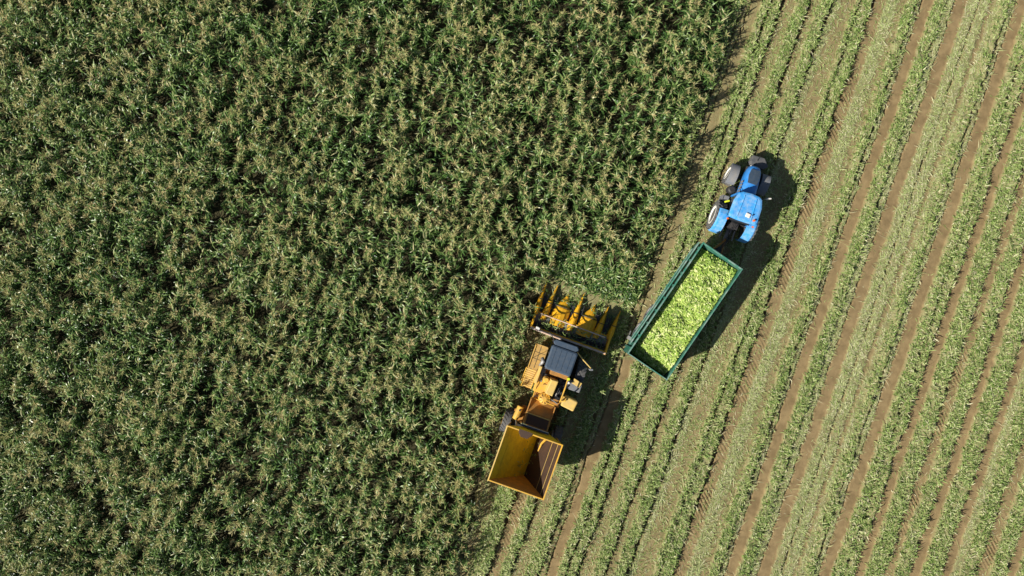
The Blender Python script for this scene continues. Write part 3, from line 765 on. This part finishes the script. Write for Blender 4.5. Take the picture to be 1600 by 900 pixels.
# ------------------------------------------------------------------ tractor
def tractor():
    root = empty('tractor', (13.55, 4.566, 0), -R(19))
    tag(root, 'blue tractor with white rear wheel rims pulling the green trailer of corn ears', 'tractor')
    cx = .07
    b = MB(); b.box(cx-.35, cx+.35, -1.0, 2.9, .65, 1.2); b.box(cx-.95, cx+.95, -.62, -.38, .75, 1.05); b.box(cx-.8, cx+.8, 2.1, 2.3, .6, .8); b.build('chassis', M['black'], root, .03)
    # hood
    b = MB()
    def hs(y, w, z0_, z1_):
        pr = [(-1, 0), (-1, .55), (-.86, .85), (-.5, .98), (0, 1), (.5, .98), (.86, .85), (1, .55), (1, 0)]
        return [(cx+.08+p[0]*w, y, z0_+(z1_-z0_)*p[1]) for p in pr]
    b.loft([hs(.9, .5, 1.1, 2.05), hs(1.5, .49, 1.1, 2.02), hs(2.2, .46, 1.05, 1.92), hs(2.62, .42, 1.0, 1.82), hs(2.86, .33, .98, 1.66), hs(2.96, .22, 1.0, 1.45)])
    hood = b.build('hood', M['blue'], root, .02, smooth=True)
    b = MB(); b.loft([[(cx+.08+s*.28, 1.75, 2.005 if abs(s) > .9 else 2.02) for s in (-1, 0, 1)]+[(cx+.08+s*.28, 1.75, 1.9) for s in (1, 0, -1)],
                      [(cx+.08+s*.33, 2.25, 1.92 if abs(s) > .9 else 1.94) for s in (-1, 0, 1)]+[(cx+.08+s*.33, 2.25, 1.8) for s in (1, 0, -1)],
                      [(cx+.08+s*.26, 2.66, 1.825 if abs(s) > .9 else 1.84) for s in (-1, 0, 1)]+[(cx+.08+s*.26, 2.66, 1.7) for s in (1, 0, -1)]])
    b.build('intake_grille', M['slate'], hood, .01)
    for s in (-1, 1):
        b = MB(); b.box(cx+.08+s*.2-.08, cx+.08+s*.2+.08, 2.9, 2.95, 1.25, 1.4); b.build('headlight', M['white'], hood, .01)
    b = MB()
    for k in range(4): b.box(cx-.48, cx-.44, 1.1+k*.2, 1.22+k*.2, 1.5, 1.8)
    b.build('side_louvre', M['steel'], hood)
    # front weight block and linkage
    b = MB()
    b.loft([[(cx-.1, 3.05, .6), (cx+.7, 3.05, .6), (cx+.7, 3.05, 1.0), (cx-.1, 3.05, 1.0)], [(cx-.2, 3.3, .5), (cx+.95, 3.3, .5), (cx+.95, 3.3, 1.02), (cx-.2, 3.3, 1.02)], [(cx-.15, 3.72, .5), (cx+.6, 3.75, .5), (cx+.6, 3.75, .96), (cx-.15, 3.72, .96)]])
    b.build('front_weight', M['tyre'], root, .05)
    b = MB(); b.tube([(cx+.05, 2.85, 1.1), (cx+.1, 3.2, 1.06)], .04, 8); b.tube([(cx+.2, 3.45, 1.0), (cx+.28, 3.75, .95)], .03, 8); b.build('linkage', M['black'], root)
    # cab
    b = MB(); b.hexa([(cx-.72, -.62, 1.15), (cx+.72, -.62, 1.15), (cx+.62, .95, 1.15), (cx-.62, .95, 1.15)], [(cx-.74, -.55, 2.65), (cx+.74, -.55, 2.65), (cx+.62, .8, 2.65), (cx-.62, .8, 2.65)])
    cab = b.build('cab', M['glass'], root, .02)
    for sx, yy in ((-.74, -.58), (.74, -.58), (-.64, .86), (.64, .86)):
        b = MB(); b.box(cx+sx-.045, cx+sx+.045, yy-.045, yy+.045, 1.15, 2.66); b.build('pillar', M['blue'], cab)
    b = MB()
    def rf(s, z, hump=0):
        pts = [(-.86, -.5), (-.84, .35), (-.7, .82), (-.5, .95), (0, 1.0), (.5, .95), (.7, .82), (.84, .35), (.86, -.5), (.8, -.66), (.3, -.70), (-.3, -.70), (-.8, -.66)]
        return [(cx+p[0]*s, .13+(p[1]-.13)*s, z) for p in pts]
    b.loft([rf(.97, 2.62), rf(1.02, 2.68), rf(1.02, 2.8), rf(.97, 2.87), rf(.85, 2.9)])
    roof = b.build('roof', M['dusty_blue'], cab, .015)
    for sx in (-.42, .42):
        b = MB(); b.hexa([(cx+sx-.05, -.55, 2.89), (cx+sx+.05, -.55, 2.89), (cx+sx*.85+.04, .8, 2.89), (cx+sx*.85-.04, .8, 2.89)], [(cx+sx-.03, -.5, 2.935), (cx+sx+.03, -.5, 2.935), (cx+sx*.85+.02, .74, 2.935), (cx+sx*.85-.02, .74, 2.935)])
        b.build('roof_rib', M['dusty_blue'], roof, .01)
    b = MB(); b.box(cx+.02, cx+.3, -.42, -.18, 2.9, 2.99, rz=-.12); dome = b.build('receiver_box', M['white'], roof, .03)
    b = MB(); b.tube([(cx+.42, -.2, 2.9), (cx+.42, -.2, 3.0)], .04, 8); b.build('antenna_foot', M['black'], roof)
    b = MB(); b.tube([(cx+.58, -.48, 2.9), (cx+.58, -.48, 3.03)], .06, 12); b.build('beacon', M['orange'], roof)
    b = MB(); b.box(cx-.72, cx+.5, -.78, -.72, 2.55, 2.66); b.build('rear_lamp_bar', M['black'], cab)
    for sx in (-.78, .78):
        b = MB(); b.box(cx+sx-.05, cx+sx+.05, -.8, -.72, 2.45, 2.55); b.build('indicator', M['orange'], cab)
    # mirrors
    b = MB(); b.tube([(cx+.6, .95, 2.3), (cx+.95, 1.1, 2.3), (cx+1.12, 1.15, 2.25)], .018, 6); ar = b.build('mirror_arm', M['black'], cab)
    b = MB(); b.box(cx+1.06, cx+1.32, 1.12, 1.2, 2.05, 2.4, rz=.35); b.build('mirror', M['white'], ar, .02)
    b = MB(); b.tube([(cx-.6, .9, 2.3), (cx-.95, .9, 2.3), (cx-1.1, .55, 2.28)], .018, 6); ar = b.build('mirror_arm', M['black'], cab)
    b = MB(); b.box(cx-1.16, cx-.94, .2, .3, 2.0, 2.35, rz=.5); b.build('mirror', M['lime'], ar, .02)
    # rear fenders arching over the wheels
    for s in (-1, 1):
        b = MB(); rings = []
        for a in np.linspace(R(-22), R(118), 9):
            yy = -.52-1.0*math.sin(a-R(0)); zz = .9+1.0*math.cos(a)
            xi, xo = cx+s*.62, cx+s*1.22
            n_ = Vector((0, -math.sin(a), math.cos(a)))
            rings.append([(xi, yy, zz), (xo-s*.08, yy, zz), (xo, yy-n_.y*.06, zz-n_.z*.06), (xo-s*.02, yy-n_.y*.1, zz-n_.z*.1), (xo-s*.1, yy-n_.y*.04, zz-n_.z*.04), (xi, yy-n_.y*.04, zz-n_.z*.04)])
        b.loft(rings); b.build('rear_fender', M['dusty_blue'], root, .01)
        wheel(root, cx+s*1.05, -.52, .92, .56, M['white'], 0, s, .58)
        wheel(root, cx+s*.98, 2.2, .68, .5, M['white'], R(-9), s, .55)
        b = MB(); rings = []
        for a in np.linspace(R(-48), R(62), 14):
            yy = 2.2-.76*math.sin(a); zz = .68+.76*math.cos(a)
            xa = cx+s*.98
            rings.append([(xa-.27, yy, zz), (xa+.27, yy, zz), (xa+.27, yy, zz-.05), (xa-.27, yy, zz-.05)])
        b.loft(rings); b.build('front_fender', M['grey'], root, .024)
    # battery box and steps on the left
    b = MB(); b.tube([(cx-.75, 1.25, .7), (cx-.75, 1.25, 1.2), (cx-.75, 1.25, 1.26)], [.24, .24, .16], 16); b.build('fuel_tank', M['black'], root, .01)
    b = MB()
    for k in range(3): b.box(cx-1.12, cx-.72, .45+k*.0, .8, .45+.3*k, .49+.3*k)
    b.box(cx-1.12, cx-1.09, .45, .8, .4, 1.15); b.build('steps', M['grey'], root)
    b = MB(); b.box(cx+.5, cx+.95, .6, 1.4, .7, 1.2); b.build('fuel_tank', M['black'], root, .06)
    # three point linkage and hitch
    b = MB(); b.tube([(cx-.35, -.9, .75), (cx-.4, -1.6, .6)], .05, 8); b.tube([(cx+.35, -.9, .75), (cx+.4, -1.6, .6)], .05, 8); b.tube([(cx, -.9, 1.2), (cx, -1.35, 1.1)], .04, 8); b.box(cx-.1, cx+.1, -1.75, -.8, .48, .56); b.build('hitch', M['steel'], root)
    b = MB()
    for k in range(4): b.tube([(cx-.15+k*.1, -.7, 1.4), (cx-.1+k*.08, -1.2, 1.25-.05*k), (cx-.05+k*.05, -1.7, .85)], .016, 6)
    b.build('hydraulic_hose', M['black'], root)
tractor()

# ------------------------------------------------------------------ trailer and its load
TO = (9.987, -1.411); TA = -R(34.3)
def trailer():
    root = empty('grain_trailer', (*TO, 0), TA)
    tag(root, 'long dark green high sided trailer filled with corn ears behind the tractor', 'trailer')
    X0, X1, Y0, Y1, Z0, Z1 = -1.36, 1.38, -3.8, 3.96, 1.15, 2.9
    b = MB(); b.box(X0, X1, Y0, Y1, Z0-.08, Z0); b.build('floor', M['green_in'], root)
    walls = (((X0, X0+.05), (Y0, Y1)), ((X1-.05, X1), (Y0, Y1)), ((X0+.052, X1-.052), (Y0, Y0+.05)), ((X0+.052, X1-.052), (Y1-.05, Y1)))
    for a, c in walls:
        b = MB(); b.box(a[0], a[1], c[0], c[1], Z0+.002, Z1-.05)
        w = b.build('side_wall' if a[1]-a[0] < .1 else 'end_wall', M['green'], root)
        if a[1]-a[0] < .1:
            s = -1 if a[0] < 0 else 1; xo = X0 if s < 0 else X1
            for k in range(9):
                y = Y0+.35+k*(Y1-Y0-.7)/8
                b = MB(); b.box(min(xo, xo+s*.07), max(xo, xo+s*.07), y-.05, y+.05, Z0-.05, Z1-.12); b.build('rib', M['green'], w)
    for a, c in (((X0-.03, X0+.05), (Y0-.04, Y1+.04)), ((X1-.035, X1+.02), (Y0-.04, Y1+.04)), ((X0+.062, X1-.042), (Y0-.02, Y0+.035)), ((X0+.062, X1-.042), (Y1-.05, Y1+.03))):
        b = MB(); b.box(a[0], a[1], c[0], c[1], Z1-.05, Z1+.05); b.build('top_rail', M['rim_green'], root, .015)
    # folded upper flap, gutter and rolled net along the left side
    b = MB(); b.hexa([(X0-.16, Y0+.5, 2.2), (X0-.1, Y0+.5, 2.2), (X0-.1, Y1-.05, 2.2), (X0-.16, Y1-.05, 2.2)], [(X0-.2, Y0+.5, 2.72), (X0-.14, Y0+.5, 2.74), (X0-.14, Y1-.05, 2.74), (X0-.2, Y1-.05, 2.72)])
    fl = b.build('side_flap', M['rim_green'], root, .01)
    b = MB(); b.tube([(X0-.25, Y0+.7, 2.5), (X0-.25, Y1-.6, 2.5)], .035, 8); b.build('flap_rail', M['rim_green'], fl)
    for y in (-3.0, -.9, 1.2, 3.2):
        b = MB(); b.box(X0-.28, X0-.05, y-.04, y+.04, 2.3, 2.36); b.build('hinge', M['steel'], fl)
    b = MB(); b.tube([(X0-.12, -3.0, 2.2), (X0-.34, -2.9, 2.05), (X0-.4, -2.6, 1.9)], .05, 8); b.box(X0-.42, X0-.16, -3.1, -2.9, 2.05, 2.2); b.build('tailgate_latch', M['steel'], root)
    # chassis
    b = MB(); b.box(-.5, -.38, Y0+.3, Y1+.1, .85, 1.07); b.box(.38, .5, Y0+.3, Y1+.1, .85, 1.07)
    for y in (-3.2, -1.9, -.5, .9, 2.3, 3.8): b.box(-.38, .38, y-.05, y+.05, .88, 1.04)
    b.build('chassis', M['green_in'], root)
    b = MB(); b.tube([(-.42, 3.9, .95), (.09, 5.25, .62)], .06, 8); b.tube([(.45, 3.9, .95), (.13, 5.25, .62)], .06, 8); b.tube([(.11, 5.2, .6), (.115, 5.42, .6)], .08, 10)
    b.build('drawbar', M['deck'], root)
    b = MB(); b.hexa([(-.38, 3.98, .86), (.42, 3.98, .86), (.2, 4.75, .7), (.0, 4.75, .7)], [(-.38, 3.98, .94), (.42, 3.98, .94), (.2, 4.75, .78), (.0, 4.75, .78)]); b.build('drawbar_plate', M['black'], root)
    b = MB()
    for k in range(3): b.tube([(-.1+.1*k, 4.0, 1.2), (.0+.06*k, 4.7, 1.0+.05*k), (.12+.04*k, 5.5, 1.05)], .02, 6)
    b.build('hydraulic_hose', M['black'], root)
    for y in (-2.15, -.95):
        b = MB(); b.box(-1.1, 1.1, y-.06, y+.06, .5, .62); b.build('axle', M['black'], root)
        for s in (-1, 1): wheel(root, s*1.12, y, .56, .42, M['grey'], 0, s, .55)
        for s in (-1, 1):
            b = MB(); b.box(s*1.12-.26, s*1.12+.26, y-.5, y+.5, 1.075, 1.1); b.build('mudguard', M['steel'], root, .01)
trailer()

def load():
    rt = Matrix.Translation((*TO, 0)) @ Matrix.Rotation(TA, 4, 'Z')
    X0, X1, Y0, Y1 = -1.29, 1.31, -3.73, 3.89
    def top(x, y):
        base = 2.45+.15*x
        edge = np.clip((y-Y0)/.9, 0, 1)                               # slopes down to the tailgate
        e2 = np.clip((Y1-y)/.5, 0, 1)
        z = base-.55*(1-edge)**1.3-.25*(1-e2)-.18*np.clip((-x-.75)/.5, 0, 1)
        z = z-.30*np.exp(-(((x-.35)/.45)**2+((y+.1)/.55)**2))+.16*np.exp(-(((x-.1)/.7)**2+((y-1.8)/1.0)**2))+.14*np.exp(-(((x+.1)/.7)**2+((y+1.6)/.8)**2))
        z = z-.2*np.exp(-(((x-.9)/.35)**2+((y-3.0)/.4)**2))
        return z+.34*(fbm(x*2.2+5, y*2.4+9, 151, 3)-.5)
    # ear shape along its own x axis: husk, pointed at one end, silk and shank
    def ear_rings(n=7):
        L_ = [-.5, -.44, -.25, 0, .22, .38, .5, .56]; rr_ = [.05, .13, .19, .2, .17, .11, .04, .02]
        return L_, rr_, n
    Ls, Rs, nseg = ear_rings()
    ring = np.array([[l, r*math.cos(2*math.pi*j/nseg), r*math.sin(2*math.pi*j/nseg)] for l, r in zip(Ls, Rs) for j in range(nseg)])
    quad = np.array([[k*nseg+j, k*nseg+(j+1) % nseg, (k+1)*nseg+(j+1) % nseg, (k+1)*nseg+j] for k in range(len(Ls)-1) for j in range(nseg)])
    N = 5200
    x = rng.uniform(X0+.05, X1-.05, N); y = rng.uniform(Y0+.1, Y1-.1, N)
    z = top(x, y)+rng.uniform(-.07, .03, N)
    # keep ends inside the walls
    az = rng.uniform(0, 6.28, N); tl = rng.normal(0, .28, N)
    ln = rng.uniform(.21, .32, N); wid = rng.uniform(.8, 1.2, N)*.29*.75
    m = np.minimum.reduce([x-X0, X1-x])
    az = np.where(m < .13, np.pi/2+rng.normal(0, .15, N), az)
    my = np.minimum.reduce([y-Y0, Y1-y]); az = np.where(my < .13, rng.normal(0, .15, N), az)
    tint = np.clip(rng.normal(.46, .3, N)+.5*(fbm(x*1.6, y*1.6, 181, 3)-.5), 0, 1)
    order = np.argsort(-(z-top(x, y)))
    ind = order[:300]; rest = order[300:]
    ca, sa, ct, st = np.cos(az), np.sin(az), np.cos(tl), np.sin(tl)
    def xf(i):
        p = ring[None]*np.stack([ln[i], wid[i], wid[i]], -1)[:, None]
        px_ = p[..., 0]*ct[i, None]-p[..., 2]*st[i, None]; pz = p[..., 0]*st[i, None]+p[..., 2]*ct[i, None]
        return np.stack([px_*ca[i, None]-p[..., 1]*sa[i, None]+x[i, None], px_*sa[i, None]+p[..., 1]*ca[i, None]+y[i, None], pz+z[i, None]], -1)
    V = xf(rest).reshape(-1, 3); k = len(rest)
    Q = (quad[None]+(np.arange(k)*len(ring))[:, None, None]).reshape(-1, 4)
    T = np.repeat(tint[rest], len(ring))
    # loose husk leaves among the ears
    K = 2600
    hx = rng.uniform(X0+.15, X1-.15, K); hy = rng.uniform(Y0+.2, Y1-.2, K)
    vh, qh, th_ = strips(np.column_stack([hx, hy, top(hx, hy)+.03]), rng.uniform(0, 6.28, K), rng.uniform(.1, .24, K), rng.uniform(.02, .045, K), rng.uniform(0, .7, K), rng.uniform(.2, 1.4, K), 2, np.clip(rng.normal(.6, .3, K), 0, 1), roll=rng.normal(0, .6, K))
    # body of the heap below the top layer
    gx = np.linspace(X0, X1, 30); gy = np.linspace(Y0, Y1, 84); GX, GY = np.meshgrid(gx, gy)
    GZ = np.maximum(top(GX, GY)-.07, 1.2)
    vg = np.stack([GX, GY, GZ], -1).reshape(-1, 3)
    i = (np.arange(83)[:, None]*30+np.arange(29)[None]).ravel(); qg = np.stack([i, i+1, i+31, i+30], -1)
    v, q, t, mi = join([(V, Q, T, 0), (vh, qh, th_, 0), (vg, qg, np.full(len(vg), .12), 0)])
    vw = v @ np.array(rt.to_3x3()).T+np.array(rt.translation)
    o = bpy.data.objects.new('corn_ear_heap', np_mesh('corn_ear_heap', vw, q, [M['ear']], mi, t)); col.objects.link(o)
    tag(o, 'heap of light green husked corn ears filling the green trailer', 'corn ears', kind='stuff')
    vm = []
    for k in range(8):
        husk = strips(np.array([[.05, 0, .03], [.06, .02, .02], [.06, -.02, .02]])*.9, np.array([0, .35, -.35]), np.array([.1, .09, .09]), np.array([.03, .025, .025]), np.array([.3, .1, .1]), np.array([.3, .5, .4]), 2, np.full(3, .3+.08*k))
        p = ring*np.array([.25, .29*.85, .29*.85])
        v, q, t, mi = join([(p, quad, np.full(len(p), .2+.095*k), 0), (*husk, 0)])
        vm.append(np_mesh('corn_ear', v, q, [M['ear']], mi, t))
    for c, i in enumerate(ind):
        o = bpy.data.objects.new('corn_ear', vm[int(min(7, tint[i]*8))]); col.objects.link(o)
        w = rt @ Vector((x[i], y[i], z[i]+.02)); o.location = w
        o.rotation_euler = (0, -tl[i], az[i]+TA); s = ln[i]/.25; o.scale = (s, s, s)
        tag(o, 'light green corn ear lying on top of the heap in the trailer', 'corn ear', 'corn ears on top of the trailer load')
load()
